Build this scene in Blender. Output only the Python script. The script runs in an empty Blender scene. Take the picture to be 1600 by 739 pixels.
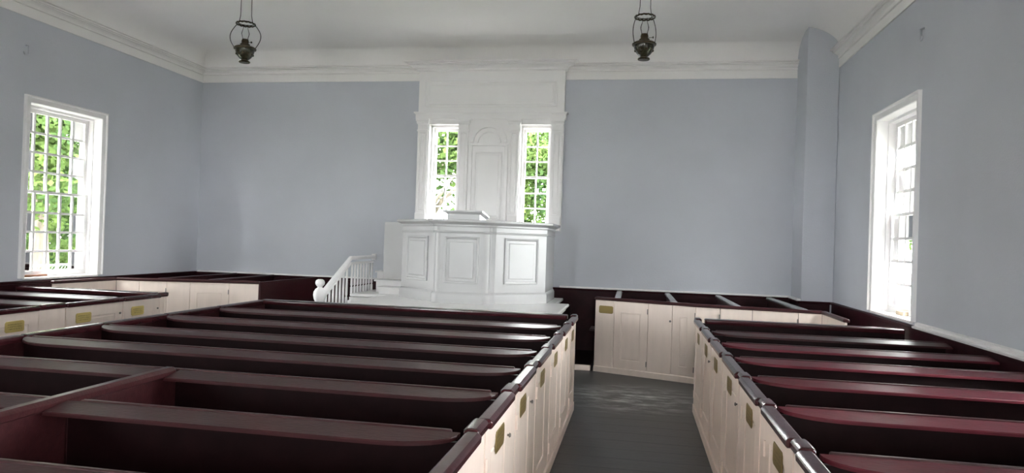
import bpy, math, random
from mathutils import Vector, Matrix
S = bpy.context.scene
COL = S.collection
PI = math.pi
# ------------------------------------------------------------------ camera
H0 = 1.8
F, YAW, PITCH, ROLL = 1098.39, 0.17572, 0.00736, 0.03311          # focal length in pixels of the 1600 px frame
fwd = Vector((-math.sin(YAW)*math.cos(PITCH), math.cos(YAW)*math.cos(PITCH), math.sin(PITCH)))
rgt = Vector((math.cos(YAW), math.sin(YAW), 0)); upv = rgt.cross(fwd)
c_, s_ = math.cos(ROLL), math.sin(ROLL)
r2 = rgt*c_ + upv*s_; u2 = upv*c_ - rgt*s_
cd = bpy.data.cameras.new('camera'); cam = bpy.data.objects.new('camera', cd); COL.objects.link(cam)
cd.sensor_width = 36; cd.lens = 36*F/1600; cd.clip_end = 500
cam.matrix_world = Matrix(((r2.x, u2.x, -fwd.x, 0), (r2.y, u2.y, -fwd.y, 0), (r2.z, u2.z, -fwd.z, H0), (0, 0, 0, 1)))
S.camera = cam
# ------------------------------------------------------------------ sky (even overcast) and exposure
W = bpy.data.worlds.new('overcast_sky'); S.world = W; W.use_nodes = True
wn, wl = W.node_tree.nodes, W.node_tree.links
bg = wn['Background']; bg.inputs['Strength'].default_value = 1.0
tc = wn.new('ShaderNodeTexCoord'); nz = wn.new('ShaderNodeTexNoise'); nz.inputs['Scale'].default_value = 2.2; nz.inputs['Detail'].default_value = 4
rp = wn.new('ShaderNodeValToRGB'); rp.color_ramp.elements[0].color = (.93, .965, 1.0, 1); rp.color_ramp.elements[1].color = (1.0, .995, .98, 1)
wl.new(tc.outputs['Generated'], nz.inputs['Vector']); wl.new(nz.outputs['Fac'], rp.inputs['Fac']); wl.new(rp.outputs['Color'], bg.inputs['Color'])
S.view_settings.view_transform = 'Standard'; S.view_settings.look = 'None'; S.view_settings.gamma = 1
S.view_settings.use_curve_mapping = False
S.view_settings.exposure = 5.6
S.cycles.max_bounces = 14; S.cycles.diffuse_bounces = 8; S.cycles.transparent_max_bounces = 16; S.cycles.glossy_bounces = 5
# ------------------------------------------------------------------ room numbers (metres, camera stands over x=0, y=0)
XL, XR, D, YF = -7.88, 2.85, 11.61, -4.6
WT = 0.35                                    # wall thickness
RAIL, HP = 1.083, 1.0225                     # wainscot height, pew height
CX = -2.485                                  # middle of the room
ZC = 4.51                                    # underside of the cornice

def portal(x, y, z, w, h, rot):
    l = bpy.data.lights.new('daylight_portal', 'AREA'); l.shape = 'RECTANGLE'; l.size = w; l.size_y = h; l.cycles.is_portal = True
    o = bpy.data.objects.new('daylight_portal', l); COL.objects.link(o); o.location = (x, y, z); o.rotation_euler = rot
WIN_Y = (8.57, 4.1, -0.4)
for y_ in WIN_Y:
    portal(XL-WT-.05, y_, 2.27, 1.3, 2.4, (0, -PI/2, 0)); portal(XR+WT+.05, y_, 2.27, 1.3, 2.4, (0, PI/2, 0))
for x_ in (CX-3.2, CX+3.2): portal(x_, YF-WT-.05, 2.27, 1.3, 2.4, (PI/2, 0, 0))
for x_ in (CX-.785, CX+.785): portal(x_, D+WT+.05, 2.9, .6, 1.8, (-PI/2, 0, 0))

# ------------------------------------------------------------------ materials
def mat(name, col, rough=.5, metal=0., var=0., vscale=6., bump=0., bscale=40., spec=.5, col2=None, stretch=None, detail=6, coat=0):
    m = bpy.data.materials.new(name); m.use_nodes = True
    n, l = m.node_tree.nodes, m.node_tree.links; b = n['Principled BSDF']
    b.inputs['Base Color'].default_value = (*col, 1); b.inputs['Roughness'].default_value = rough
    b.inputs['Metallic'].default_value = metal; b.inputs['Specular IOR Level'].default_value = spec
    if coat: b.inputs['Coat Weight'].default_value = coat; b.inputs['Coat Roughness'].default_value = .12
    geo = n.new('ShaderNodeNewGeometry'); mp = n.new('ShaderNodeMapping'); l.new(geo.outputs['Position'], mp.inputs['Vector'])
    if stretch: mp.inputs['Scale'].default_value = stretch
    if var or col2:
        t = n.new('ShaderNodeTexNoise'); t.inputs['Scale'].default_value = vscale; t.inputs['Detail'].default_value = detail
        r = n.new('ShaderNodeValToRGB'); r.color_ramp.elements[0].position = .35; r.color_ramp.elements[1].position = .68
        c2 = col2 or tuple(c*(1-var) for c in col)
        r.color_ramp.elements[0].color = (*c2, 1); r.color_ramp.elements[1].color = (*col, 1)
        l.new(mp.outputs['Vector'], t.inputs['Vector']); l.new(t.outputs['Fac'], r.inputs['Fac']); l.new(r.outputs['Color'], b.inputs['Base Color'])
    if bump:
        t = n.new('ShaderNodeTexNoise'); t.inputs['Scale'].default_value = bscale; t.inputs['Detail'].default_value = 4
        bp = n.new('ShaderNodeBump'); bp.inputs['Strength'].default_value = bump; bp.inputs['Distance'].default_value = .01
        l.new(mp.outputs['Vector'], t.inputs['Vector']); l.new(t.outputs['Fac'], bp.inputs['Height']); l.new(bp.outputs['Normal'], b.inputs['Normal'])
    return m
M = {}
M['wall'] = mat('blue_grey_plaster', (.595, .612, .665), .75, var=.05, vscale=1.1, bump=.25, bscale=55, spec=.3)
M['ceiling'] = mat('ceiling_paint', (.945, .93, .92), .8, var=.04, vscale=.7, spec=.2)
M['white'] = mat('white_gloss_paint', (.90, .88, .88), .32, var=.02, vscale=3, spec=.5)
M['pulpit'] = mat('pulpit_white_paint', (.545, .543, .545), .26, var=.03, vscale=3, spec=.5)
M['trimwhite'] = mat('white_trim_paint', (.895, .875, .86), .5, var=.02, vscale=3)
M['maroon'] = mat('maroon_gloss_paint', (.050, .013, .015), .34, var=.3, vscale=9, bump=.12, bscale=28, spec=.35, stretch=(1, 3, 3))
M['maroonred'] = mat('maroon_paint_lit', (.115, .014, .024), .34, var=.25, vscale=9, bump=.10, bscale=28, spec=.35, stretch=(1, 3, 3))  # redder copy of the maroon, window light on the ledges put into colour
M['maroondark'] = mat('dark_maroon_paint_shaded', (.016, .0045, .0055), .5, var=.3, vscale=8, spec=.15)  # very dark maroon, with the shade inside the pews put into its colour
M['wainscot'] = mat('maroon_wainscot_paint', (.034, .0075, .011), .45, var=.3, vscale=6, spec=.12)
M['greycap'] = mat('pale_grey_cap_paint', (.40, .405, .42), .2, var=.1, vscale=9)
M['capgloss'] = mat('maroon_cap_gloss', (.060, .014, .018), .16, var=.3, vscale=9, bump=.08, bscale=28, spec=.5)
M['cream'] = mat('cream_pew_paint', (.93, .785, .70), .42, var=.05, vscale=5, bump=.08, bscale=30, stretch=(3, 3, .6))
M['metal'] = mat('worn_iron', (.30, .27, .25), .45, metal=.8, var=.3, vscale=30)
M['antique'] = mat('antique_brass', (.085, .062, .034), .34, metal=.85, var=.6, vscale=25, bump=.3, bscale=60)
M['darkwire'] = mat('dark_wire', (.05, .045, .04), .5, metal=.5, var=.2)
M['outwood'] = mat('bark', (.16, .13, .10), .9, var=.5, vscale=5, stretch=(3, 3, .5), bump=.6, bscale=12)
M['lawn'] = mat('lawn_grass', (.085, .105, .05), .9, var=.5, vscale=1.3)
M['gravel'] = mat('pale_gravel', (.55, .54, .50), .9, var=.2, vscale=9)
M['galv'] = mat('galvanised_wire', (.32, .34, .35), .5, metal=.3, var=.1)
M['rawwood'] = mat('pale_raw_wood', (.62, .50, .36), .7, var=.3, vscale=10, stretch=(1, 6, 6))
M['redwood'] = mat('red_brown_wood', (.30, .12, .06), .6, var=.4, vscale=10, stretch=(6, 1, 6))

def floor_mat():
    m = mat('grey_painted_floor', (.044, .042, .0435), .42, var=.3, vscale=5, bump=.15, bscale=18, stretch=(.5, 4, 1))
    n, l = m.node_tree.nodes, m.node_tree.links; b = n['Principled BSDF']
    src = b.inputs['Base Color'].links[0].from_socket
    geo = n.new('ShaderNodeNewGeometry')
    mp = n.new('ShaderNodeMapping'); mp.inputs['Scale'].default_value = (1.2, 4.0, 1)
    t = n.new('ShaderNodeTexNoise'); t.inputs['Scale'].default_value = 2.4; t.inputs['Detail'].default_value = 9; t.inputs['Roughness'].default_value = .68
    r = n.new('ShaderNodeValToRGB'); r.color_ramp.elements[0].position = .46; r.color_ramp.elements[1].position = .72
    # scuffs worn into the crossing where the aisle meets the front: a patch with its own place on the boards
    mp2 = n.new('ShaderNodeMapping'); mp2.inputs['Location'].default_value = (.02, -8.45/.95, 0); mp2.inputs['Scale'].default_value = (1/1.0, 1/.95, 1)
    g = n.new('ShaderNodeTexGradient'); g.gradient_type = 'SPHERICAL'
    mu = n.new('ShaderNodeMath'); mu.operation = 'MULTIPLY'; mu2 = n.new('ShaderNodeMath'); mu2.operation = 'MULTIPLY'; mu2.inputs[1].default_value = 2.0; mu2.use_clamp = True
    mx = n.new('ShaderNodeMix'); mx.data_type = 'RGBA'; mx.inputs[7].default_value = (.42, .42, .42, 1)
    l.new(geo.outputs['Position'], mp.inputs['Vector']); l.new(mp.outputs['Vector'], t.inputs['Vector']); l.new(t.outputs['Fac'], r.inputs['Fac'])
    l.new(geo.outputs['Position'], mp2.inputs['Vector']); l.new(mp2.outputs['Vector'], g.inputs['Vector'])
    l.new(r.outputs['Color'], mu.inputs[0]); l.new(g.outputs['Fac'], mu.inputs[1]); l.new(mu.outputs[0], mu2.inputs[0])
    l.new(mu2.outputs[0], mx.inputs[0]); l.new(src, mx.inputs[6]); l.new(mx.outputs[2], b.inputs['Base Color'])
    return m
M['floor'] = floor_mat()

def plate_mat(nm, c1, c2):
    m = mat(nm, c1, .48, metal=.85)
    n, l = m.node_tree.nodes, m.node_tree.links; b = n['Principled BSDF']
    tc = n.new('ShaderNodeTexCoord'); sp = n.new('ShaderNodeSeparateXYZ'); l.new(tc.outputs['Object'], sp.inputs[0])
    a = n.new('ShaderNodeMath'); a.operation = 'MULTIPLY'; a.inputs[1].default_value = 2*PI/.021; l.new(sp.outputs['Z'], a.inputs[0])
    co = n.new('ShaderNodeMath'); co.operation = 'COSINE'; l.new(a.outputs[0], co.inputs[0])
    gt = n.new('ShaderNodeMath'); gt.operation = 'GREATER_THAN'; gt.inputs[1].default_value = .25; l.new(co.outputs[0], gt.inputs[0])
    t = n.new('ShaderNodeTexNoise'); t.inputs['Scale'].default_value = 150; t.inputs['Detail'].default_value = 2; l.new(tc.outputs['Object'], t.inputs['Vector'])
    g2 = n.new('ShaderNodeMath'); g2.operation = 'GREATER_THAN'; g2.inputs[1].default_value = .5; l.new(t.outputs['Fac'], g2.inputs[0])
    def lim(sock, v):
        ab = n.new('ShaderNodeMath'); ab.operation = 'ABSOLUTE'; l.new(sock, ab.inputs[0])
        q = n.new('ShaderNodeMath'); q.operation = 'LESS_THAN'; q.inputs[1].default_value = v; l.new(ab.outputs[0], q.inputs[0]); return q
    def mul(x, y):
        q = n.new('ShaderNodeMath'); q.operation = 'MULTIPLY'; l.new(x.outputs[0], q.inputs[0]); l.new(y.outputs[0], q.inputs[1]); return q
    k = mul(mul(gt, g2), mul(lim(sp.outputs['Z'], .037), lim(sp.outputs['Y'], .078)))
    mx = n.new('ShaderNodeMix'); mx.data_type = 'RGBA'; mx.inputs[6].default_value = (*c1, 1); mx.inputs[7].default_value = (*c2, 1)
    sc = n.new('ShaderNodeMath'); sc.operation = 'MULTIPLY'; sc.inputs[1].default_value = .7; l.new(k.outputs[0], sc.inputs[0])
    l.new(sc.outputs[0], mx.inputs[0]); l.new(mx.outputs[2], b.inputs['Base Color'])
    return m
M['plate'] = plate_mat('engraved_brass', (.30, .22, .085), (.14, .10, .04))
M['plate_lit'] = plate_mat('lit_engraved_brass', (.78, .62, .24), (.22, .15, .05))  # brighter copy of the brass, window light on the plates put into colour

def glass_mat(name, tint, ior=1.45):
    m = bpy.data.materials.new(name); m.use_nodes = True
    n, l = m.node_tree.nodes, m.node_tree.links; n.remove(n['Principled BSDF']); out = n['Material Output']
    t = n.new('ShaderNodeBsdfTransparent'); t.inputs[0].default_value = (*tint, 1)
    g = n.new('ShaderNodeBsdfGlossy'); g.inputs['Roughness'].default_value = .03
    f = n.new('ShaderNodeFresnel'); f.inputs['IOR'].default_value = ior
    tn = n.new('ShaderNodeTexNoise'); tn.inputs['Scale'].default_value = 5; bp = n.new('ShaderNodeBump'); bp.inputs['Strength'].default_value = .08
    l.new(tn.outputs['Fac'], bp.inputs['Height']); l.new(bp.outputs['Normal'], g.inputs['Normal'])
    mx = n.new('ShaderNodeMixShader'); l.new(f.outputs[0], mx.inputs[0]); l.new(t.outputs[0], mx.inputs[1]); l.new(g.outputs[0], mx.inputs[2]); l.new(mx.outputs[0], out.inputs[0])
    return m
M['glass'] = glass_mat('window_glass', (.96, .98, .97))
M['lampglass'] = glass_mat('clear_lamp_glass', (.98, .985, .98), 1.18)
M['fontglass'] = mat('dark_green_glass', (.055, .047, .028), .15, var=.6, vscale=40, spec=.6)

def leaf_mat():
    m = bpy.data.materials.new('tree_leaves'); m.use_nodes = True
    n, l = m.node_tree.nodes, m.node_tree.links; n.remove(n['Principled BSDF']); out = n['Material Output']
    geo = n.new('ShaderNodeNewGeometry'); t = n.new('ShaderNodeTexNoise'); t.inputs['Scale'].default_value = .9; t.inputs['Detail'].default_value = 3
    l.new(geo.outputs['Position'], t.inputs['Vector'])
    r = n.new('ShaderNodeValToRGB'); r.color_ramp.elements[0].position = .35; r.color_ramp.elements[1].position = .66
    r.color_ramp.elements[0].color = (.030, .058, .022, 1); r.color_ramp.elements[1].color = (.085, .125, .036, 1)
    l.new(t.outputs['Fac'], r.inputs['Fac'])
    d = n.new('ShaderNodeBsdfDiffuse'); tr = n.new('ShaderNodeBsdfTranslucent'); mx = n.new('ShaderNodeMixShader'); mx.inputs[0].default_value = .45
    l.new(r.outputs['Color'], d.inputs[0]); l.new(r.outputs['Color'], tr.inputs[0]); l.new(d.outputs[0], mx.inputs[1]); l.new(tr.outputs[0], mx.inputs[2]); l.new(mx.outputs[0], out.inputs[0])
    return m
M['leaf'] = leaf_mat()

# ------------------------------------------------------------------ geometry helpers
ORG = {}
class MB:
    def __init__(s): s.v = []; s.f = []
    def add(s, vs, fs):
        k = len(s.v); s.v += [tuple(v) for v in vs]; s.f += [tuple(k+i for i in f) for f in fs]; return s
    def box(s, x0, x1, y0, y1, z0, z1):
        return s.add([(x0,y0,z0),(x1,y0,z0),(x1,y1,z0),(x0,y1,z0),(x0,y0,z1),(x1,y0,z1),(x1,y1,z1),(x0,y1,z1)],
                     [(3,2,1,0),(4,5,6,7),(0,1,5,4),(1,2,6,5),(2,3,7,6),(3,0,4,7)])
    def loft(s, rings, cap=True, closed=True):
        n = len(rings[0]); vs = [p for r in rings for p in r]; fs = []
        for i in range(len(rings)-1):
            for j in range(n if closed else n-1):
                a, b = i*n+j, i*n+(j+1) % n; fs.append((a, b, b+n, a+n))
        if cap: fs += [tuple(range(n))[::-1], tuple((len(rings)-1)*n+j for j in range(n))]
        return s.add(vs, fs)
    def tube(s, pts, r, n=6, rads=None, closed=False):
        pts = [Vector(p) for p in pts]; rings = []; m = len(pts)
        u = None
        for i, p in enumerate(pts):
            if closed: t = pts[(i+1) % m]-pts[i-1]
            else: t = pts[min(i+1, m-1)]-pts[max(i-1, 0)]
            t.normalize()
            if u is None: u = t.orthogonal().normalized()
            else:
                u = u-t*u.dot(t); u.normalize()
            w = t.cross(u); rr = rads[i] if rads else r
            rings.append([p+(u*math.cos(2*PI*k/n)+w*math.sin(2*PI*k/n))*rr for k in range(n)])
        if closed:
            rings.append(rings[0]); return s.loft(rings, cap=False)
        return s.loft(rings)
    def lathe(s, prof, cx, cy, cz, n=16):
        rings = [[(cx+r*math.cos(2*PI*k/n), cy+r*math.sin(2*PI*k/n), cz+z) for k in range(n)] for r, z in prof]
        return s.loft(rings)
    def sweep(s, path, prof, closed=True):
        # profile (out, z) carried along an XY path, out = to the right hand of the path, mitred
        P = [Vector(p) for p in path]; rings = []
        for i, p in enumerate(P):
            ns = []
            if i > 0: d = (p-P[i-1]).normalized(); ns.append(Vector((d.y, -d.x)))
            if i < len(P)-1: d = (P[i+1]-p).normalized(); ns.append(Vector((d.y, -d.x)))
            nn = ns[0] if len(ns) == 1 else (ns[0]+ns[1])/(1+ns[0].dot(ns[1]))
            rings.append([(p.x+nn.x*o, p.y+nn.y*o, z) for o, z in prof])
        return s.loft(rings, cap=closed, closed=closed)
    def slab(s, O, U, V, N, w, h, t, loops=()):
        # board with stepped rectangular loops worked into its face; loops = (margin, height along N)
        O, U, V, N = Vector(O), Vector(U), Vector(V), Vector(N)
        def rect(m, d):
            if not isinstance(m, tuple): m = (m, m, m, m)
            return [O+U*m[0]+V*m[2]+N*d, O+U*(w-m[1])+V*m[2]+N*d, O+U*(w-m[1])+V*(h-m[3])+N*d, O+U*m[0]+V*(h-m[3])+N*d]
        return s.loft([rect(0, -t), rect(0, 0)]+[rect(m, d) for m, d in loops])
    def half_ring(s, cx, cz, ro, ri, y0, y1, n=20):
        rings = []
        for k in range(n+1):
            a = PI*k/n; c, q = math.cos(a), math.sin(a)
            rings.append([(cx+ro*c, y0, cz+ro*q), (cx+ri*c, y0, cz+ri*q), (cx+ri*c, y1, cz+ri*q), (cx+ro*c, y1, cz+ro*q)])
        return s.loft(rings)
    def mesh(s, name, org=(0,0,0)):
        me = bpy.data.meshes.new(name)
        me.from_pydata([(v[0]-org[0], v[1]-org[1], v[2]-org[2]) for v in s.v], [], s.f)
        import bmesh
        b = bmesh.new(); b.from_mesh(me); bmesh.ops.recalc_face_normals(b, faces=b.faces); b.to_mesh(me); b.free()
        return me

def mk(name, mb, m, parent=None, smooth=False, bevel=0, seg=2, base=None):
    if parent is not None: org = ORG[parent.name]
    else:
        if base is None:
            xs, ys, zs = zip(*mb.v); base = ((min(xs)+max(xs))/2, (min(ys)+max(ys))/2, min(zs))
        org = base
    me = mb.mesh(name, org); me.materials.append(m)
    o = bpy.data.objects.new(name, me); COL.objects.link(o)
    ORG[o.name] = org
    if parent is not None: o.parent = parent
    else: o.location = org
    if name.endswith('_cap'): smooth = 'auto'
    if smooth:
        for p in me.polygons: p.use_smooth = True
        if smooth == 'auto':
            try: me.set_sharp_from_angle(angle=math.radians(32))
            except Exception: pass
    if smooth == 'auto':
        wn_ = o.modifiers.new('shading', 'WEIGHTED_NORMAL'); wn_.keep_sharp = True; wn_.weight = 100
    if bevel:
        bv = o.modifiers.new('edge', 'BEVEL'); bv.width = bevel; bv.segments = seg; bv.limit_method = 'ANGLE'; bv.angle_limit = math.radians(40)
    return o
def share(name, me, loc, parent):
    o = bpy.data.objects.new(name, me); COL.objects.link(o); o.parent = parent
    g = ORG[parent.name]; o.location = (loc[0]-g[0], loc[1]-g[1], loc[2]-g[2]); ORG[o.name] = tuple(loc); return o
def meshof(name, mb, m, smooth=False):
    me = mb.mesh(name); me.materials.append(m)
    if smooth:
        for p in me.polygons: p.use_smooth = True
    return me
def thing(name, label, cat, loc, group=None, kind=None):
    o = bpy.data.objects.new(name, None); COL.objects.link(o); o.location = loc; o.empty_display_size = .1; ORG[o.name] = tuple(loc)
    return tag(o, label, cat, group, kind)
def tag(o, label=None, cat=None, group=None, kind=None):
    if label: o['label'] = label
    if cat: o['category'] = cat
    if group: o['group'] = group
    if kind: o['kind'] = kind
    return o
def copy_tree(o, parent=None):
    c = o.copy(); COL.objects.link(c)
    if parent is not None: c.parent = parent
    for ch in o.children: copy_tree(ch, c)
    return c
def struct(name, mb, m, label, **k):
    return tag(mk(name, mb, m, **k), label, None, None, 'structure')

# ------------------------------------------------------------------ walls
def wall_cells(T, ub, zb, d0, d1, holes):
    # wall as cells between break lines, skipping the openings; T maps (u, depth, z) to the room
    mb = MB()
    for i in range(len(ub)-1):
        for j in range(len(zb)-1):
            uc, zc = (ub[i]+ub[i+1])/2, (zb[j]+zb[j+1])/2
            if any(h[0] < uc < h[1] and h[2] < zc < h[3] for h in holes): continue
            vs = [T(u, d, z) for z in (zb[j], zb[j+1]) for d in (d0, d1) for u in (ub[i], ub[i+1])]
            mb.add(vs, [(0,1,3,2),(4,6,7,5),(0,4,5,1),(2,3,7,6),(0,2,6,4),(1,5,7,3)])
    return mb
TL = lambda u, d, z: (XL-d, u, z)
TR = lambda u, d, z: (XR+d, u, z)
TB = lambda u, d, z: (u, D+d, z)
hole_y = [(y-.64, y+.64, 1.09, 3.43) for y in WIN_Y]
ub = sorted({YF-WT, D+WT, *[h[0] for h in hole_y], *[h[1] for h in hole_y]})
struct('wall_left', wall_cells(TL, ub, [-.4, 1.09, 3.43, 4.85], 0, WT, hole_y), M['wall'], 'blue grey plaster side wall with tall multi-pane window')
struct('wall_right', wall_cells(TR, ub, [-.4, 1.09, 3.43, 4.85], 0, WT, hole_y), M['wall'], 'blue grey plaster side wall running from the corner column')
BWX = [(CX-.785-.255, CX-.785+.255), (CX+.785-.255, CX+.785+.255)]
hole_b = [(a, b, 2.03, 3.75) for a, b in BWX]
struct('wall_back', wall_cells(TB, [XL, *BWX[0], *BWX[1], XR], [-.4, 2.03, 3.75, 4.85], 0, WT, hole_b), M['wall'], 'blue grey plaster end wall behind the white pulpit')
TF = lambda u, d, z: (u, YF-d, z)
FWX = (CX-3.2, CX+3.2)
hole_f = [(x-.64, x+.64, 1.09, 3.43) for x in FWX]
struct('wall_front', wall_cells(TF, [XL, *hole_f[0][:2], *hole_f[1][:2], XR], [-.4, 1.09, 3.43, 4.85], 0, WT, hole_f), M['wall'], 'blue grey plaster end wall facing the pulpit')
# coved ceiling
mb = MB(); rings = []
for k in range(11):
    a = PI/2*k/10; o = .58*(1-math.cos(a)); z = 4.76+.36*math.sin(a)
    rings.append([(XL+o, YF+o, z), (XR-o, YF+o, z), (XR-o, D-o, z), (XL+o, D-o, z)])
mb.loft(rings, cap=False); n = len(mb.v); mb.f.append((n-4, n-3, n-2, n-1))
o = struct('ceiling', mb, M['ceiling'], 'white plaster ceiling with a coved edge above the cornice', smooth='auto')
# floor
fl = struct('floor', MB().box(XL, XR, YF, D, -.12, -.012), M['floor'], 'dark grey painted wooden floor with worn scuffs')
mk('board_floor', MB().box(XL, XR, 7.98, D, -.012, 0), M['floor'], fl)
mk('board_floor', MB().box(XL, XR, YF, 1.0, -.012, 0), M['floor'], fl)
mk('board_floor', MB().box(XL, -.65, 1.0, 7.98, -.012, 0), M['floor'], fl)
mk('board_floor', MB().box(.69, XR, 1.0, 7.98, -.012, 0), M['floor'], fl)
pl = meshof('plank', MB().box(-.67, .67, -.0688, .0688, -.012, 0), M['floor'])
for k in range(50): share('plank', pl, (.02, 1.0+.1396*(k+.5), -.0006*(k % 2)), fl)
# boxed corner column
struct('column', MB().box(2.40, XR-.002, 10.94, D-.002, 0, 5.14), M['wall'], 'blue grey boxed column in the corner beside the side window', bevel=.012)
# cornice
CP = [(0, 0), (.018, 0), (.018, .122), (.010, .124), (.010, .130), (.032, .131), (.036, .138), (.032, .146), (.024, .148), (.026, .160), (.040, .178), (.070, .194), (.094, .199), (.094, .206), (.086, .208), (.086, .214), (.112, .215), (.118, .224), (.114, .232), (.108, .234), (.108, .239), (.142, .240), (.146, .248), (.142, .258), (0, .264)]
CP = [(o, ZC+z) for o, z in CP]
BX0, BX1, BY = CX-1.245, CX+1.245, 11.49
struct('trim_1', MB().sweep([(XL, YF), (XL, D), (BX0-.004, D)], CP), M['trimwhite'], 'white moulded cornice along the wide window wall and up to the pulpit bay')
struct('trim_12', MB().sweep([(BX1+.004, D), (2.398, D)], CP), M['trimwhite'], 'white moulded cornice from the pulpit bay to the corner column')
struct('trim_2', MB().sweep([(XR, 10.94), (XR, YF)], CP), M['trimwhite'], 'white moulded cornice stopping square against the corner column')
# wainscot and chair rails
def wainscot(name, path, top, m, label, bead=None):
    mb = MB().sweep(path, [(0, 0), (.022, 0), (.022, top-.04), (.045, top-.035), (.05, top-.01), (.04, top), (0, top)])
    w = struct(name, mb, m, label)
    return w
wainscot('trim_3', [(XL, D), (2.40, D)], RAIL-.012, M['wainscot'], 'dark maroon wainscot along the end wall')
struct('trim_4', MB().sweep([(XL+.06, D), (BX0-.01, D)], [(0, RAIL-.012), (.055, RAIL-.012), (.058, RAIL), (.05, RAIL+.012), (0, RAIL+.014)]), M['white'], 'thin white rail above the dark wainscot beside the stair')
struct('trim_5', MB().sweep([(BX1+.01, D), (2.40, D), (2.40, 10.94)], [(0, RAIL-.012), (.055, RAIL-.012), (.058, RAIL), (.05, RAIL+.012), (0, RAIL+.014)]), M['white'], 'thin white rail above the dark wainscot running to the corner column')
wainscot('trim_6', [(2.40, D-.05), (2.40, 10.94), (XR-.05, 10.94)], RAIL-.012, M['wainscot'], 'dark maroon wainscot around the foot of the corner column')
wainscot('trim_7', [(XR, 10.94), (XR, YF)], RAIL-.012, M['wainscot'], 'dark maroon wainscot under the window beside the column')
wainscot('trim_8', [(XL, YF), (XL, D-.05)], RAIL-.005, M['wainscot'], 'dark maroon wainscot under the wide side window')
struct('trim_9', MB().sweep([(XR, 7.80), (XR, YF)], [(0, RAIL-.03), (.055, RAIL-.03), (.06, RAIL-.012), (.05, RAIL-.008), (.03, RAIL-.004), (.03, RAIL+.02), (0, RAIL+.03)]), M['white'], 'white double rail on the side wall above the pews')

# ------------------------------------------------------------------ windows
def bx(T, u0, u1, d0, d1, z0, z1, mb=None):
    mb = mb or MB(); vs = [T(u, d, z) for z in (z0, z1) for d in (d0, d1) for u in (u0, u1)]
    return mb.add(vs, [(0,1,3,2),(4,6,7,5),(0,4,5,1),(2,3,7,6),(0,2,6,4),(1,5,7,3)])
def window(name, T, uc, hw, z0, z1, cols, rows, label, casing=True, dsash=.16, jw=.02, bar=.032, stile=.05):
    w = thing(name, label, None, T(uc, 0, z0), kind='structure')
    a, b = uc-hw, uc+hw
    # lining boards of the reveal
    for q in ((a-jw, a, z0, z1), (b, b+jw, z0, z1), (a-jw, b+jw, z1, z1+jw)):
        mk('lining', bx(T, q[0], q[1], .001, WT, q[2], q[3]), M['white'], w)
    mk('sill', bx(T, a-jw, b+jw, -.03 if casing else .001, WT+.03, z0-.028, z0), M['white'], w, bevel=.006)
    if casing:
        prof = [(.098, 0), (.098, -.042), (.082, -.046), (.074, -.040), (.070, -.026), (.012, -.022), (.004, -.016), (0, 0)]
        ring = []
        for mrg, d in prof:
            ring.append([T(a-mrg, d, z0-.005), T(a-mrg, d, z1+mrg), T(b+mrg, d, z1+mrg), T(b+mrg, d, z0-.005)])
        mb = MB(); mb.loft([[r[k] for r in ring] for k in range(4)])
        mk('casing', mb, M['white'], w)
    # frame stops
    for q in ((a, a+.022, z0, z1), (b-.022, b, z0, z1), (a, b, z1-.03, z1)):
        mk('stop', bx(T, q[0], q[1], dsash-.045, dsash+.10, q[2], q[3]), M['white'], w)
    zm = (z0+z1)/2
    for up in (0, 1):
        d0 = dsash+(.04 if up else 0); d1 = d0+.036
        s0, s1 = (z0, zm+.02) if not up else (zm-.02, z1-.03)
        u0, u1 = a+.022, b-.022
        rail_b = .075 if not up else .035; rail_t = .035 if not up else .05
        mb = MB(); bx(T, u0, u0+stile, d0, d1, s0, s1, mb); bx(T, u1-stile, u1, d0, d1, s0, s1, mb)
        bx(T, u0+stile, u1-stile, d0, d1, s0, s0+rail_b, mb); bx(T, u0+stile, u1-stile, d0, d1, s1-rail_t, s1, mb)
        sash = mk('sash', mb, M['white'], w)
        gu0, gu1, gz0, gz1 = u0+stile, u1-stile, s0+rail_b, s1-rail_t
        pw, ph = (gu1-gu0)/cols, (gz1-gz0)/rows
        for i in range(1, cols): mk('muntin', bx(T, gu0+i*pw-bar/2, gu0+i*pw+bar/2, d0+.004, d1-.004, gz0, gz1), M['white'], sash)
        for j in range(1, rows): mk('muntin', bx(T, gu0, gu1, d0+.006, d1-.006, gz0+j*ph-bar/2, gz0+j*ph+bar/2), M['white'], sash)
        for i in range(cols):
            for j in range(rows):
                p0, p1, q0, q1 = gu0+i*pw+.004, gu0+(i+1)*pw-.004, gz0+j*ph+.004, gz0+(j+1)*ph-.004
                dm = (d0+d1)/2
                mk('pane', MB().add([T(p0, dm, q0), T(p1, dm, q0), T(p1, dm, q1), T(p0, dm, q1)], [(0,1,2,3)]), M['glass'], sash)
    return w
w1 = window('window_1', TL, WIN_Y[0], .62, 1.115, 3.41, 5, 4, 'tall white sash window with trees and a wire fence outside')
w2 = window('window_2', TR, WIN_Y[0], .62, 1.115, 3.41, 5, 4, 'tall white sash window seen edge-on beside the corner column')
w3 = window('window_3', TB, CX-.785, .245, 2.04, 3.74, 2, 3, 'narrow white sash window behind the pulpit on the stair side', casing=False, dsash=.045, jw=.0098, bar=.026, stile=.035)
w4 = window('window_4', TB, CX+.785, .245, 2.04, 3.74, 2, 3, 'narrow white sash window behind the pulpit on the corner column side', casing=False, dsash=.045, jw=.0098, bar=.026, stile=.035)
k = 5
for src in (w1, w2):
    for y in WIN_Y[1:]:
        c = copy_tree(src); c.name = 'window_%d' % k; k += 1; c.location.y += y-WIN_Y[0]
        c['label'] = 'tall white sash window in the side wall further from the pulpit'; c['group'] = 'side windows beyond the view'
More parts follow.
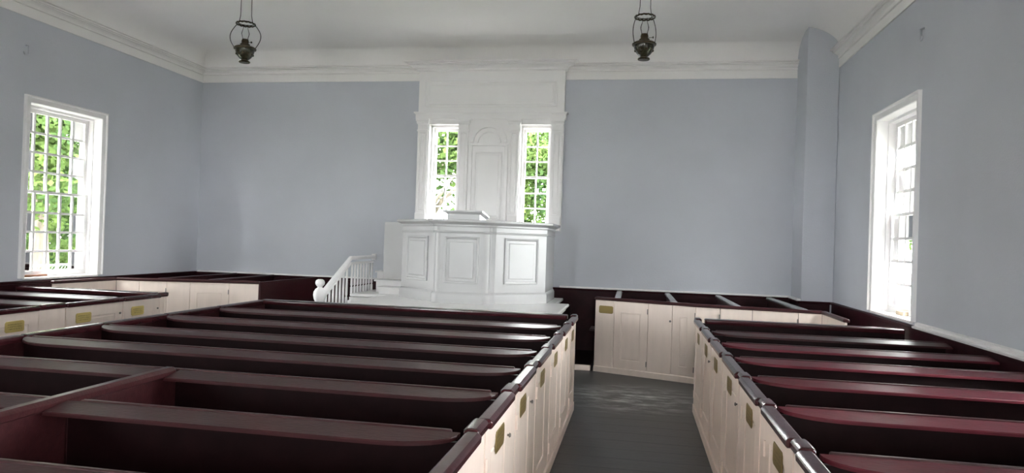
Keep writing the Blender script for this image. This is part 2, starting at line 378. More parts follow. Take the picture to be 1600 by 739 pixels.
for x, side in zip(FWX, ('stair', 'column')):  # out of view, added to light the room from behind the camera
    c = window('window_%d' % k, TF, x, .62, 1.115, 3.41, 5, 4, 'unseen white sash window added for light in the wall facing the pulpit, %s side' % side); k += 1
tag(mk('window_stick', MB().box(XL-.13, XL-.09, 7.98, 8.42, 1.115, 1.143), M['redwood'], bevel=.004), 'red-brown wooden stick lying on the sill of the wide side window', 'stick')
tag(mk('wood_block', MB().box(XR+.10, XR+.155, 8.50, 8.72, 1.115, 1.16), M['rawwood'], bevel=.004), 'pale wooden block on the sill of the window beside the column', 'wood block')

# ------------------------------------------------------------------ panelled bay behind the pulpit
bay = thing('pulpit_surround', 'white panelled wall surround with pilasters, arched niche and two narrow windows', 'wall paneling', (CX, BY, 2.0))
mk('backing', wall_cells(TB, [BX0, *BWX[0], *BWX[1], BX1], [2.0, 2.03, 3.75, ZC+.16], -.12, -.001, hole_b), M['white'], bay)
bcp = [(max(0, o-.01)*1.6, z+.012) for o, z in CP[5:]]
mk('bay_cornice', MB().sweep([(BX0-.001, D-.014), (BX0-.001, BY-.001), (BX1+.001, BY-.001), (BX1+.001, D-.014)], [(0, CP[5][1])]+bcp), M['white'], bay)
X3, Z3, NY = (1, 0, 0), (0, 0, 1), (0, -1, 0)
def pil(x0, x1):
    p = mk('pilaster', MB().slab((x0, BY-.03, 2.235), X3, Z3, NY, x1-x0, 1.395, .03, [(.03, 0), (.036, -.012), (.05, -.012), (.056, -.006)]), M['white'], bay)
    mk('plinth_block', MB().slab((x0-.008, BY-.045, 2.0), X3, Z3, NY, x1-x0+.016, .235, .045, [(.01, .004)]), M['white'], p)
    c = MB(); h = BY
    c.sweep([(x0-.001, h), (x0-.001, h-.03), (x1+.001, h-.03), (x1+.001, h)], [(0, 3.62), (.012, 3.625), (.012, 3.645), (.003, 3.655), (.003, 3.735), (.014, 3.75), (.022, 3.765), (.022, 3.79), (.034, 3.80), (.034, 3.832), (0, 3.832)])
    mk('capital', c, M['white'], p)
for sx in (-1, 1):
    for a, b in ((1.068, 1.232), (.352, .515)):
        x0, x1 = sorted((CX+sx*a, CX+sx*b)); pil(x0, x1)
arch = MB().sweep([(BX0-.002, D-.01), (BX0-.002, BY), (BX1+.002, BY), (BX1+.002, D-.01)], [(0, 3.834), (.034, 3.836), (.034, 3.905), (.04, 3.91), (.05, 3.925), (.062, 3.93), (.062, 3.95), (0, 3.958)])
mk('architrave', arch, M['white'], bay)
mk('frieze_panel', MB().slab((CX-1.13, BY-.002, 4.045), X3, Z3, NY, 2.26, .435, .004, [(0, .016), (.012, .022), (.028, .020), (.04, .004), (.07, .004), (.078, .012), (.09, .012)]), M['white'], bay)
# niche: arched head over a tall door-like panel
mk('niche_jamb', MB().box(CX-.335, CX-.275, BY-.04, BY-.001, 2.0, 3.40), M['white'], bay, bevel=.006)
mk('niche_jamb', MB().box(CX+.275, CX+.335, BY-.04, BY-.001, 2.0, 3.40), M['white'], bay, bevel=.006)
mk('niche_impost', MB().box(CX-.34, CX+.34, BY-.052, BY-.001, 3.385, 3.415), M['white'], bay, bevel=.006)
mk('niche_arch', MB().half_ring(CX, 3.44, .315, .255, BY-.05, BY-.001, 28), M['white'], bay)
mk('niche_arch', MB().half_ring(CX, 3.44, .205, .175, BY-.04, BY-.001, 24), M['white'], bay)
mk('niche_panel', MB().slab((CX-.235, BY-.006, 2.16), X3, Z3, NY, .47, 1.13, .005, [(0, .010), (.012, .014), (.024, .010), (.03, .002), (.055, .002), (.062, .010), (.075, .010)]), M['white'], bay)

# ------------------------------------------------------------------ platform, steps, balustrade
PZ = .90
plat = thing('pulpit_platform', 'glossy white platform carrying the pulpit', 'platform', (CX, 10.0, 0))
slabp = lambda x0, x1, y0, y1: MB().box(x0, x1, y0, y1, PZ-.045, PZ)
mk('deck', slabp(-3.84, -.965, 9.02, 10.5), M['white'], plat, bevel=.014, seg=3)
mk('deck', slabp(-4.44, -1.16, 10.501, 11.55), M['white'], plat, bevel=.014, seg=3)
mk('fascia', MB().box(-3.81, -1.01, 9.06, 10.49, PZ-.10, PZ-.046), M['white'], plat, bevel=.006)
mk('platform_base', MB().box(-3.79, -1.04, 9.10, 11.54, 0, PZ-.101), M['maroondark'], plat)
mk('platform_base', MB().box(-4.42, -3.80, 10.44, 11.54, 0, PZ-.05), M['white'], plat)
st = thing('platform_stairs', 'white wooden stairs beside the balustrade up to the platform', 'stairs', (-4.12, 9.9, 0))
for i in range(5):
    y0 = 9.44+.2*i; z = .15*(i+1)
    t = mk('tread', MB().box(-4.335, -3.86, y0-.02, y0+.18, z-.03, z), M['white'], st, bevel=.008)
    mk('riser', MB().box(-4.33, -3.865, y0, y0+.179, 0 if i == 0 else z-.15, z-.031), M['white'], st)
ps = thing('pulpit_steps', 'white wooden steps rising from the landing to the pulpit door', 'steps', (-3.9, 10.9, PZ))
mk('tread', MB().box(-4.07, -3.60, 10.66, 11.0, PZ+.085, PZ+.112), M['white'], ps, bevel=.008)
mk('riser', MB().box(-4.03, -3.61, 10.69, 11.0, PZ+.001, PZ+.084), M['white'], ps)
mk('tread', MB().box(-4.24, -3.60, 11.0, 11.3, PZ+.175, PZ+.202), M['white'], ps, bevel=.008)
mk('riser', MB().box(-4.20, -3.61, 11.01, 11.3, PZ+.001, PZ+.174), M['white'], ps)
mk('tread', MB().box(-4.34, -3.60, 11.3, 11.54, PZ+.305, PZ+.332), M['white'], ps, bevel=.008)
mk('riser', MB().box(-4.30, -3.61, 11.31, 11.54, PZ+.001, PZ+.304), M['white'], ps)
bal = thing('balustrade', 'white stair balustrade with turned newel post and curled rail end', 'balustrade', (-4.4, 9.4, 0))
BXP = -4.40
yA, zA, yB, zB, yE = 9.50, 1.04, 10.40, 1.485, 11.40
mk('newel_post', MB().lathe([(.055, 0), (.055, .52), (.045, .54), (.05, .56), (.036, .60), (.03, .70), (.036, .78), (.055, .84), (.082, .90), (.092, .95), (.086, 1.0), (.06, 1.04), (.038, 1.055), (.034, 1.07), (.045, 1.08), (.064, 1.105), (.068, 1.13), (.058, 1.16), (.03, 1.178), (.004, 1.18)], BXP-.01, 9.37, 0, 20), M['white'], bal, smooth='auto')
def railbar(pts, w, h, mb):
    rings = []
    for x, y, z in pts:
        rings.append([(x+a*w, y, z+b*h) for a, b in ((-.5, 0), (.5, 0), (.5, .55), (.36, .9), (.15, 1), (-.15, 1), (-.36, .9), (-.5, .55))])
    return mb.loft(rings)
mk('handrail', railbar([(BXP, 9.45, zA-.045-.03), (BXP, yB, zB-.05), (BXP, yE-.05, zB-.045)], .065, .055, MB()), M['white'], bal)
mk('lower_rail', railbar([(BXP, 9.45, zA-.045-.105), (BXP, yB, zB-.125), (BXP, yE-.05, zB-.12)], .035, .035, MB()), M['white'], bal)
vol = MB(); vol.loft([[(BXP+x, yE+.045*math.cos(a), zB-.022+.055*math.sin(a)) for a in [2*PI*k/18 for k in range(18)]] for x in (-.036, .036)])
mk('rail_scroll', vol, M['white'], bal, bevel=.008)
btm = MB().lathe([(.021, 0), (.021, .10), (.010, .115), (.020, .13), (.017, .3), (.016, .46)], 0, 0, 0, 8)
bm_ = meshof('baluster', btm, M['white'], True)
for k in range(8): share('baluster', bm_, (BXP, 10.47+.122*k, PZ+.001), bal)
for k in range(7):
    y = 9.55+.122*k; zt = (zA-.13)+(zB-zA)*(y-9.5)/(yB-9.5)
    zs = min(.75, .15*(int((y-9.44)/.2)+1))
    mk('baluster', MB().lathe([(.021, 0), (.021, .10), (.012, .12), (.019, .15), (.016, zt-zs)], BXP, y, zs, 8), M['white'], bal, smooth=True)
mk('stringer', MB().add([(BXP-.03, 9.44, 0), (BXP+.03, 9.44, 0), (BXP+.03, 10.42, 0), (BXP-.03, 10.42, 0), (BXP-.03, 9.44, .13), (BXP+.03, 9.44, .13), (BXP+.03, 10.42, .80), (BXP-.03, 10.42, .80)], [(3,2,1,0),(4,5,6,7),(0,1,5,4),(1,2,6,5),(2,3,7,6),(3,0,4,7)]), M['white'], bal)

# ------------------------------------------------------------------ pulpit
PC = -2.43
pulp = thing('pulpit', 'large white panelled pulpit with canted sides and moulded cap', 'pulpit', (PC, 10.4, PZ))
half = [(.31, 9.655), (.36, 9.67), (.405, 9.70), (.435, 9.76), (.455, 9.82), (1.115, 10.36), (1.115, 11.35)]
path = [(PC-x, y) for x, y in half[::-1]]+[(PC+x, y) for x, y in half]
e = .001
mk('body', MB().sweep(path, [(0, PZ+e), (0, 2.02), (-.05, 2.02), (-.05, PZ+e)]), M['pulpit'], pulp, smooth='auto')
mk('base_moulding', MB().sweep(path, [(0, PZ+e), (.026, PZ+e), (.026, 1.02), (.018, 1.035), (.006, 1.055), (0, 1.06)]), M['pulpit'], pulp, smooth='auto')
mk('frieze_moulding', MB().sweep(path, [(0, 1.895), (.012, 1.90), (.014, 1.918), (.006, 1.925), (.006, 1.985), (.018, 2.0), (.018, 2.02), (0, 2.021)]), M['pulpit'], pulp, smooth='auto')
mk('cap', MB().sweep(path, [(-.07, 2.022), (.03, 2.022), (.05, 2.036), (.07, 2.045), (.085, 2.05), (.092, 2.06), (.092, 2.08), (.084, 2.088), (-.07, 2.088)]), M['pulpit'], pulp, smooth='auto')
fl_poly = [(x, y) for x, y in path]
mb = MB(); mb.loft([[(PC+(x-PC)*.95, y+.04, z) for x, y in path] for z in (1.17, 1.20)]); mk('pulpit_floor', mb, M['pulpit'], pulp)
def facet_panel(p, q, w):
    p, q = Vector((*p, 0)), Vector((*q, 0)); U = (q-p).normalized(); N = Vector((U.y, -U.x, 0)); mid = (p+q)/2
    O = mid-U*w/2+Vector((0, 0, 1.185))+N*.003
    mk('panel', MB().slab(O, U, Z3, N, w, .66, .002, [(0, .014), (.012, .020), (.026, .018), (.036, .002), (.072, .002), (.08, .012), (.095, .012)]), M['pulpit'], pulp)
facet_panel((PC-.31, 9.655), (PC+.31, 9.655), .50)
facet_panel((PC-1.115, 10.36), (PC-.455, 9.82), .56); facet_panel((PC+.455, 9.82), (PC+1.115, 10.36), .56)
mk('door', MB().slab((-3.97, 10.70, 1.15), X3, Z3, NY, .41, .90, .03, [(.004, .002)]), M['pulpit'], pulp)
# corner strips
for sx in (-1, 1):
    for z0, z1, r in ((1.06, 1.895, .024), (1.925, 1.985, .034)):
        mk('corner_bead', MB().lathe([(r, z0), (r, z1)], PC+sx*.40, 9.715, 0, 14), M['pulpit'], pulp, smooth='auto')
desk = thing('reading_desk', 'small white sloping reading desk on top of the pulpit', 'reading desk', (PC-.02, 9.9, 2.089))
dx0, dx1 = PC-.26, PC+.22
mb = MB(); mb.loft([[(x, 9.78, 2.0895), (x, 10.18, 2.0895), (x, 10.18, 2.12), (x, 9.78, 2.175)] for x in (dx0, dx1)]); mk('stand', mb, M['pulpit'], desk)
mb = MB(); mb.loft([[(x0, 9.755-g, z+.003), (x0, 10.22, z-.06), (x1, 10.22, z-.06), (x1, 9.755-g, z+.003)] for x0, x1, z, g in ((dx0, dx1, 2.168, -.02), (dx0-.03, dx1+.03, 2.185, 0), (dx0-.045, dx1+.045, 2.20, .015), (dx0-.045, dx1+.045, 2.218, .015))])
mk('sloping_top', mb, M['pulpit'], desk)

# ------------------------------------------------------------------ pew pieces
def ledge(x0, x1, y, w=.142, rx=.32, drop=.018, ztop=HP-.014, round0=True, round1=True):
    if round0: x0 += .02
    if round1: x1 -= .02
    # book ledge on the near side of a pew back, its near corners rounded off
    pts = [(x0, y), ]
    n = 8
    if round0: pts += [(x0+rx*(1-math.cos(PI/2*k/n)), y-.006-(w-.006)*math.sin(PI/2*k/n)) for k in range(n+1)]
    else: pts += [(x0, y-w)]
    if round1: pts += [(x1-rx*(1-math.cos(PI/2*k/n)), y-.006-(w-.006)*math.sin(PI/2*k/n)) for k in range(n, -1, -1)]
    else: pts += [(x1, y-w)]
    pts += [(x1, y)]
    z = lambda yy: ztop-drop*(y-yy)/w
    return MB().loft([[(a, b, z(b)-.018) for a, b in pts], [(a, b, z(b)-.005) for a, b in pts], [(a, b if b == y else b+.004, z(b)) for a, b in pts]])
def cap_rail(fn, t0, t1, out=.010, inn=.056, top=HP, h=.05):
    # rounded capping; fn(t, across) -> (x, y) so that 'across' grows to the aisle side
    prof = [(-inn, -h), (out-.004, -h), (out+.004, -h*.85), (out+.006, -h*.35), (out-.001, -.008), (out-.012, 0), (-inn+.014, 0), (-inn-.002, -.010), (-inn-.005, -h*.6)]
    ca = (out-inn)/2; rings = []
    for t, s in ((t0, .66), (t0+.005, .86), (t0+.016, 1), (t1-.016, 1), (t1-.005, .86), (t1, .66)):
        rings.append([(*fn(t, ca+(a-ca)*s), top-h/2+(z+h/2)*s) for a, z in prof])
    return MB().loft(rings)
plate_me = {}
def plate_mesh(sx, pm='plate'):
    # notched brass plate standing in the plane x = const, face toward sx
    a, b, c = .105, .053, .014
    o = [(-a+c, -b), (a-c, -b), (a-c*.5, -b+c*.6), (a, -b+c), (a, b-c), (a-c*.5, b-c*.6), (a-c, b), (-a+c, b), (-a+c*.5, b-c*.6), (-a, b-c), (-a, -b+c), (-a+c*.5, -b+c*.6)]
    mb = MB().loft([[(0, y, z) for y, z in o], [(sx*.003, y, z) for y, z in o], [(sx*.0042, y*.98, z*.96) for y, z in o]])
    me = meshof('brass_plate', mb, M[pm]); return me
screw_me = meshof('screw', MB().lathe([(.0045, 0), (.0045, .001), (.002, .002)], 0, 0, 0, 8), M['metal'])
def door_side(parent, xf, sx, y0, y1, py, hinge_far, knob=True, label=None, kz=.80):
    """cream aisle door between y0 and y1 on the face x = xf looking toward sx; brass plate centred at py"""
    U = (0, 1, 0); N = (sx, 0, 0)
    d = mk('door', MB().slab((xf, y0+.004, .10), U, Z3, N, y1-y0-.008, HP-.052-.10, .032, [((.13, .11, .14, .12), 0), ((.134, .114, .144, .124), -.007), ((.15, .13, .16, .14), -.007), ((.155, .135, .165, .145), -.003)]), M['cream'], parent)
    mk('door_cap', cap_rail(lambda t, a: (xf+sx*a, t), y0+.001, y1-.001, out=.024, inn=.042, top=HP-.006, h=.047), M['capgloss'], d)
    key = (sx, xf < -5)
    if key not in plate_me: plate_me[key] = plate_mesh(sx, 'plate_lit' if xf < -5 else 'plate')
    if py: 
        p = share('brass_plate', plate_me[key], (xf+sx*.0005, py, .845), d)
    hy = y1-.012 if hinge_far else y0+.012
    for z in (.20, .80):
        mk('hinge', MB().lathe([(.007, z-.04), (.007, z+.04)], xf+sx*.004, hy, 0, 8), M['cream'], d)
    ky = y0+.05 if hinge_far else y1-.05
    if knob: mk('knob', MB().tube([(xf+sx*.0, ky, kz), (xf+sx*.008, ky, kz), (xf+sx*.010, ky, kz), (xf+sx*.018, ky, kz)], 0, 10, [.006, .006, .013, .009]), M['metal'], d, smooth=True)
    return d
def post_side(parent, xf, sx, y0, y1):
    p = mk('end_post', MB().slab((xf-sx*.004, y0+.001, 0.0), (0, 1, 0), Z3, (sx, 0, 0), y1-y0-.002, HP-.052, .034, [(.003, .001)]), M['cream'], parent)
    mk('post_cap', cap_rail(lambda t, a: (xf-sx*.004+sx*a, t), y0+.001, y1-.001, out=.014, inn=.05, top=HP, h=.052), M['capgloss'], p)
    return p
def plinth(parent, xf, sx, y0, y1):
    x = sorted((xf-sx*.03, xf+sx*.014)); mk('plinth', MB().box(x[0], x[1], y0+.001, y1-.001, 0, .092), M['cream'], parent, bevel=.005)
def pew_back(parent, x0, x1, y, yf, r0=True, r1=True, led=True, nst=2, lm='maroon', rx0=.32):
    b = mk('backrest', MB().box(x0, x1, y+.001, y+.028, .02, HP-.058), M['maroondark'], parent)
    for k in range(1, nst+1):
        xs = x0+(x1-x0)*k/(nst+1); mk('stile', MB().box(xs-.05, xs+.05, y+.0285, y+.036, .05, HP-.09), M['maroondark'], b)
    mk('back_rail', MB().box(x0+.06, x1-(.06 if r1 else 0), y+.001, y+.030, HP-.0575, HP-.008), M['maroon'], b, bevel=.008)
    if led: mk('ledge', ledge(x0, x1, yf-.001, round0=r0, round1=r1, rx=rx0), M[lm], parent, smooth=False)
    mk('seat', MB().box(x0, x1, y+.04, y+.40, .42, .45), M['maroondark'], parent, bevel=.008)

# --- centre block -------------------------------------------------
ORD = ['first', 'second', 'third', 'fourth', 'fifth', 'sixth', 'seventh', 'eighth', 'ninth']
cR, cL, cM = -.627, -4.33, -2.575
backs = [6.74, 5.90, 5.09, 4.35, 3.62, 2.82, 2.02, 1.22]
fronts = [7.70]+backs[:-1]
splits = [7.74, 6.98, 6.16, 5.34, 4.53, 3.74, 2.93, 2.13, 1.33]      # joints of the aisle doors
plates = [7.33, 6.66, 5.78, 4.95, 4.08, 3.37, 2.55, 1.75]
sc = thing('pew_screen', 'maroon panelled front of the middle pew block, facing the platform', 'pew screen', (CX, 7.7, 0))
mk('screen_panel', MB().box(cL+.04, cR-.04, 7.66, 7.70, 0, HP-.05), M['maroondark'], sc)
mk('screen_cap', cap_rail(lambda t, a: (t, 7.68+a), cL, cR-.09, out=.06, inn=.06), M['capgloss'], sc)
mk('corner_post', MB().box(cR-.06, cR, 7.64, 7.71, 0, HP-.052), M['cream'], sc, bevel=.004)
mk('corner_cap', cap_rail(lambda t, a: (cR+a, t), 7.645, 7.78, top=HP+.003), M['capgloss'], sc)
for i, yb in enumerate(backs):
    yf = fronts[i]
    full = i < 5
    halves = [(cL+.040, cR-.042)] if full else [(cL+.040, cM-.041), (cM+.041, cR-.042)]
    for h, (x0, x1) in enumerate(halves):
        if full: lab = 'full-width maroon box pew, %s row of the middle block counted from the platform' % ORD[i]; grp = 'full-width pews of the middle block'
        else:
            side = 'aisle side' if h == 1 else 'far side'
            lab = 'half-width maroon box pew on the %s of the middle divider, %s divided row' % (side, ORD[i-5]); grp = 'half-width pews at the middle divider'
        pw = thing('box_pew', lab, 'pew', ((x0+x1)/2, yb, 0), grp)
        pew_back(pw, x0, x1, yb, yf, led=i > 0, nst=3 if full else 1, r0=full or h == 0, r1=full or h == 1)
        if full or h == 1:
            a, b = splits[i+1], splits[i]
            post_side(pw, cR, 1, a-.10, a+.10); door_side(pw, cR, 1, a+.10, b-.10, plates[i], False, knob=i in (4, 5))
            plinth(pw, cR, 1, a-.10, b-.10)
        if full or h == 0:
            yl = 7.605 if i == 0 else yf
            mk('side_panel', MB().box(cL, cL+.034, yb+.001, yl-.001, 0, HP-.05), M['maroon'], pw)
            mk('side_cap', cap_rail(lambda t, a: (cL-a, t), yb+.001, yl-.001, top=HP), M['capgloss'], pw)
dvd = thing('pew_divider', 'maroon lengthwise divider with rounded cap between the two halves of the middle block', 'pew divider', (cM, 2.5, 0))
mk('divider_panel', MB().box(cM-.018, cM+.018, 1.24, 3.615, .0, HP-.045), M['maroon'], dvd)
mk('divider_cap', cap_rail(lambda t, a: (cM+a, t), 1.24, 3.60, out=.032, inn=.032, top=HP+.008), M['maroon'], dvd)

# --- block along the column wall ----------------------------------
rF = .671
backs_r = [6.99, 6.17, 5.38, 4.60, 3.77, 2.94, 2.11, 1.28]
splits_r = [8.055, 7.16, 6.32, 5.48, 4.62, 3.84, 3.05, 2.22, 1.38]
plates_r = [7.62, 6.80, 5.98, 5.12, 4.24, 3.41, 2.60, 1.80]
sc = thing('pew_screen', 'maroon panelled front of the pew block beside the corner column wall', 'pew screen', (1.7, 8.0, 0))
mk('screen_panel', MB().box(rF+.04, XR-.056, 7.98, 8.02, 0, HP-.05), M['maroondark'], sc)
mk('screen_cap', cap_rail(lambda t, a: (t, 8.0+a), rF+.09, XR-.062, out=.06, inn=.06), M['capgloss'], sc)
mk('corner_post', MB().box(rF, rF+.06, 7.96, 8.03, 0, HP-.052), M['cream'], sc, bevel=.004)
mk('corner_cap', cap_rail(lambda t, a: (rF-a, t), 7.958, 8.08, top=HP+.003), M['capgloss'], sc)
for i, yb in enumerate(backs_r):
    pw = thing('box_pew', 'maroon box pew against the corner column wall, %s row behind its front screen' % ORD[i], 'pew', (1.75, yb, 0), 'pews along the corner column wall')
    pew_back(pw, rF+.042, XR-.056, yb, 8.0 if i == 0 else backs_r[i-1], r1=False, led=i > 0, nst=1, lm='maroonred' if i > 1 else 'maroon')
    a, b = splits_r[i+1], splits_r[i]
    post_side(pw, rF, -1, a-.10, a+.06); door_side(pw, rF, -1, a+.06, b-.10, plates_r[i], True, knob=i in (1, 3, 5))
    plinth(pw, rF, -1, a-.10, b-.10)

# --- block along the wide-window wall ------------------------------
lF = -5.75
backs_l = [7.16, 6.36, 5.56, 4.76, 3.96]
sp_l = [(7.14, 7.76), (6.32, 7.135), (5.36, 5.99), (4.5, 5.03)]
sc = thing('pew_screen', 'maroon panelled front of the pew block by the wide window', 'pew screen', (-6.8, 7.85, 0))
mk('screen_panel', MB().box(XL+.056, lF-.04, 7.80, 7.84, 0, HP-.05), M['maroondark'], sc)
mk('screen_cap', cap_rail(lambda t, a: (t, 7.82+a), XL+.062, lF-.09, out=.06, inn=.06), M['capgloss'], sc)
for i, yb in enumerate(backs_l):
    pw = thing('box_pew', 'maroon box pew by the wide window wall, %s row behind its front screen' % ORD[i], 'pew', (-6.8, yb, 0), 'pews along the wide window wall')
    pew_back(pw, XL+.056, lF-.042, yb, 7.80 if i == 0 else backs_l[i-1], r0=False, led=i > 0, nst=1)
    if i == 0:
        d = door_side(pw, lF, 1, 7.14, 7.77, 7.38, False, knob=True, kz=.845); 
        plinth(pw, lF, 1, 7.14, 7.84); mk('corner_post', MB().box(lF-.035, lF, 7.772, 7.84, 0, HP-.052), M['cream'], pw)
        mk('corner_cap', cap_rail(lambda t, a: (lF+a, t), 7.772, 7.92, top=HP+.003), M['capgloss'], pw)
    elif i == 1:
        d = door_side(pw, lF, 1, 6.32, 7.135, 6.56, False, knob=True, kz=.845); plinth(pw, lF, 1, 6.32, 7.135)
    elif i == 2:
        post_side(pw, lF, 1, 5.99, 6.32); door_side(pw, lF, 1, 5.30, 5.99, 5.72, False, knob=False); plinth(pw, lF, 1, 5.30, 6.32)
    elif i == 3:
        post_side(pw, lF, 1, 4.95, 5.30); door_side(pw, lF, 1, 4.25, 4.95, 4.62, False, knob=False); plinth(pw, lF, 1, 4.25, 5.30)
    else:
        post_side(pw, lF, 1, 3.94, 4.25); plinth(pw, lF, 1, 3.94, 4.25)

# --- angled enclosures against the end wall -------------------------
def front_run(parent, p, q, kinds, top, plate_at=None):
    """cream boards from p to q: kinds = list of (fraction, 'board' | 'door')"""
    p, q = Vector((*p, 0)), Vector((*q, 0)); L = (q-p).length; U = (q-p)/L; N = Vector((U.y, -U.x, 0)); t = 0
    for fr, kd in kinds:
        w = fr*L; O = p+U*(t+.003)+N*0
        if kd == 'door':
            d = mk('door', MB().slab(O+Vector((0, 0, .085)), U, Z3, N, w-.006, top-.045-.085, .03, [((.10, .10, .12, .15), 0), ((.103, .103, .123, .153), -.006), ((.112, .112, .132, .162), -.006), ((.116, .116, .136, .166), -.002)]), M['cream'], parent)
            for z in (.18, .90):
                c = O+U*(w-.012)+N*.004; mk('hinge', MB().lathe([(.006, z-.035), (.006, z+.035)], c.x, c.y, 0, 8), M['metal'], d)
        else:
            d = mk('board', MB().slab(O+Vector((0, 0, .0)), U, Z3, N, w-.006, top-.045, .032, [(.003, .001)]), M['cream'], parent)
        t += w
    mk('plinth', MB().sweep([p.xy, q.xy], [(-.02, 0), (.014, 0), (.014, .075), (.006, .082), (-.02, .082)]), M['cream'], parent)
    mk('front_cap', cap_rail(lambda s, a: tuple((p+U*s+N*a).xy), -.01, L+.01, out=.012, inn=.05, top=top, h=.042), M['maroon'], parent)
    return U, N
TB_ = 1.057
en = thing('angled_pew', 'cream fronted angled box pew between the platform and the corner column', 'pew', (.9, 10.4, 0))
A, B, C = (-.55, 10.08), (.80, 9.60), (2.33, 9.42)
kn = [(.20, 'board'), (.345, 'door'), (.235, 'board'), (.22, 'door')]
U, N = front_run(en, A, B, kn, TB_)
front_run(en, B, C, [(.20, 'door'), (.26, 'board'), (.36, 'door'), (.18, 'board')], TB_)
front_run(en, C, (2.33, 8.45), [(.28, 'board'), (.72, 'door')], TB_)
for xw, xf, yfr in ((-.25, -.24, 9.99), (.51, .53, 9.72), (1.29, 1.33, 9.56), (2.06, 2.14, 9.47)):
    dv = MB().loft([[(xf-.014, yfr, 0), (xf+.014, yfr, 0), (xf+.014, yfr, TB_-.03), (xf-.014, yfr, TB_-.03)], [(xw-.014, D-.062, 0), (xw+.014, D-.062, 0), (xw+.014, D-.062, TB_-.03), (xw-.014, D-.062, TB_-.03)]])
    d = mk('partition', dv, M['maroon'], en)
    vy = Vector((xw-xf, D-.062-yfr, 0)); vl = vy.length; vy /= vl; vx = Vector((vy.y, -vy.x, 0)); o0 = Vector((xf, yfr, 0))
    mk('partition_cap', cap_rail(lambda s, a: tuple((o0+vy*s+vx*a).xy), .02, vl, out=.040, inn=.040, top=TB_+.006, h=.036), M['greycap'], d)
mk('seat', MB().box(-.66, 2.1, 10.62, 11.02, .50, .53), M['maroon'], en, bevel=.01)
def flat_plate(parent, c, U, N):
    c, U, N = Vector(c), Vector(U), Vector(N)
    a, b, k = .105, .053, .014
    o = [(-a+k, -b), (a-k, -b), (a-k*.5, -b+k*.6), (a, -b+k), (a, b-k), (a-k*.5, b-k*.6), (a-k, b), (-a+k, b), (-a+k*.5, b-k*.6), (-a, b-k), (-a, -b+k), (-a+k*.5, -b+k*.6)]
    mk('brass_plate', MB().loft([[c+U*x+Vector((0, 0, z))+N*d for x, z in o] for d in (.002, .006)]), M['plate'], parent)
flat_plate(en, Vector((*A, .885))+U*.165, U, N)
kp = Vector((*A, .80))+U*(1.433*.765)
mk('knob', MB().tube([kp, kp+N*.018, kp+N*.024, kp+N*.034], 0, 10, [.006, .006, .015, .010]), M['metal'], en, smooth=True)
# mirrored one by the wide window
TZ = 1.075
en2 = thing('angled_pew', 'cream fronted angled box pew between the wide window and the stair', 'pew', (-6.6, 10.4, 0))
A2, B2 = (-7.60, 9.28), (-5.60, 9.80)
U, N = front_run(en2, A2, B2, [(.16, 'board'), (.19, 'door'), (.165, 'board'), (.275, 'door'), (.21, 'board')], TZ)
front_run(en2, (-7.66, 8.2), A2, [(1.0, 'board')], TZ)
for xw, yfr in ((-7.05, 9.46), (-6.33, 9.64)):
    d = mk('partition', MB().box(xw-.014, xw+.014, yfr, D-.062, 0, TZ-.03), M['maroon'], en2)
    mk('partition_cap', cap_rail(lambda s, a: (xw+a, s), yfr+.02, D-.062, out=.034, inn=.034, top=TZ+.004, h=.034), M['maroon'], d)
dv = MB().loft([[(-5.60+s, 9.80+.0, 0), (-5.57+s, 9.80, 0), (-5.57+s, 9.80, TZ-.01), (-5.60+s, 9.80, TZ-.01)] for s in (0,)]+[[(-5.56, D-.062, 0), (-5.53, D-.062, 0), (-5.53, D-.062, TZ-.01), (-5.56, D-.062, TZ-.01)]])
mk('end_panel', dv, M['maroon'], en2)
mk('seat', MB().box(-7.5, -5.66, 10.7, 11.1, .44, .47), M['maroon'], en2, bevel=.01)
kp = Vector((*A2, .86))+U*((2.066)*(.16+.19)+.03)
mk('knob', MB().tube([kp, kp+N*.018, kp+N*.024, kp+N*.034], 0, 10, [.006, .006, .015, .010]), M['metal'], en2, smooth=True)
# low cream sill in the dark gap beside the platform
struct('trim_10', MB().box(-1.03, -.60, 10.06, 10.12, 0, .075), M['cream'], 'low cream board across the dark gap beside the platform', bevel=.006)
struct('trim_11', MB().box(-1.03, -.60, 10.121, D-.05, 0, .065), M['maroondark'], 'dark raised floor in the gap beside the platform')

# ------------------------------------------------------------------ wall hooks
def hook(x, y, z, s, label):
    h = MB().tube([(x, y, z+.07), (x+s*.03, y+.02, z+.07), (x+s*.03, y+.02, z-.05), (x+s*.05, y-.06, z-.06), (x+s*.05, y-.07, z-.03)], .012, 8)
    tag(mk('wall_hook', h, M['wall'], smooth=True), label, 'hook')
hook(XL-.004, 7.85, 4.07, 1, 'painted iron hook high on the wall above the wide window')
hook(XR+.004, 7.85, 4.07, -1, 'painted iron hook high on the wall above the window beside the column')

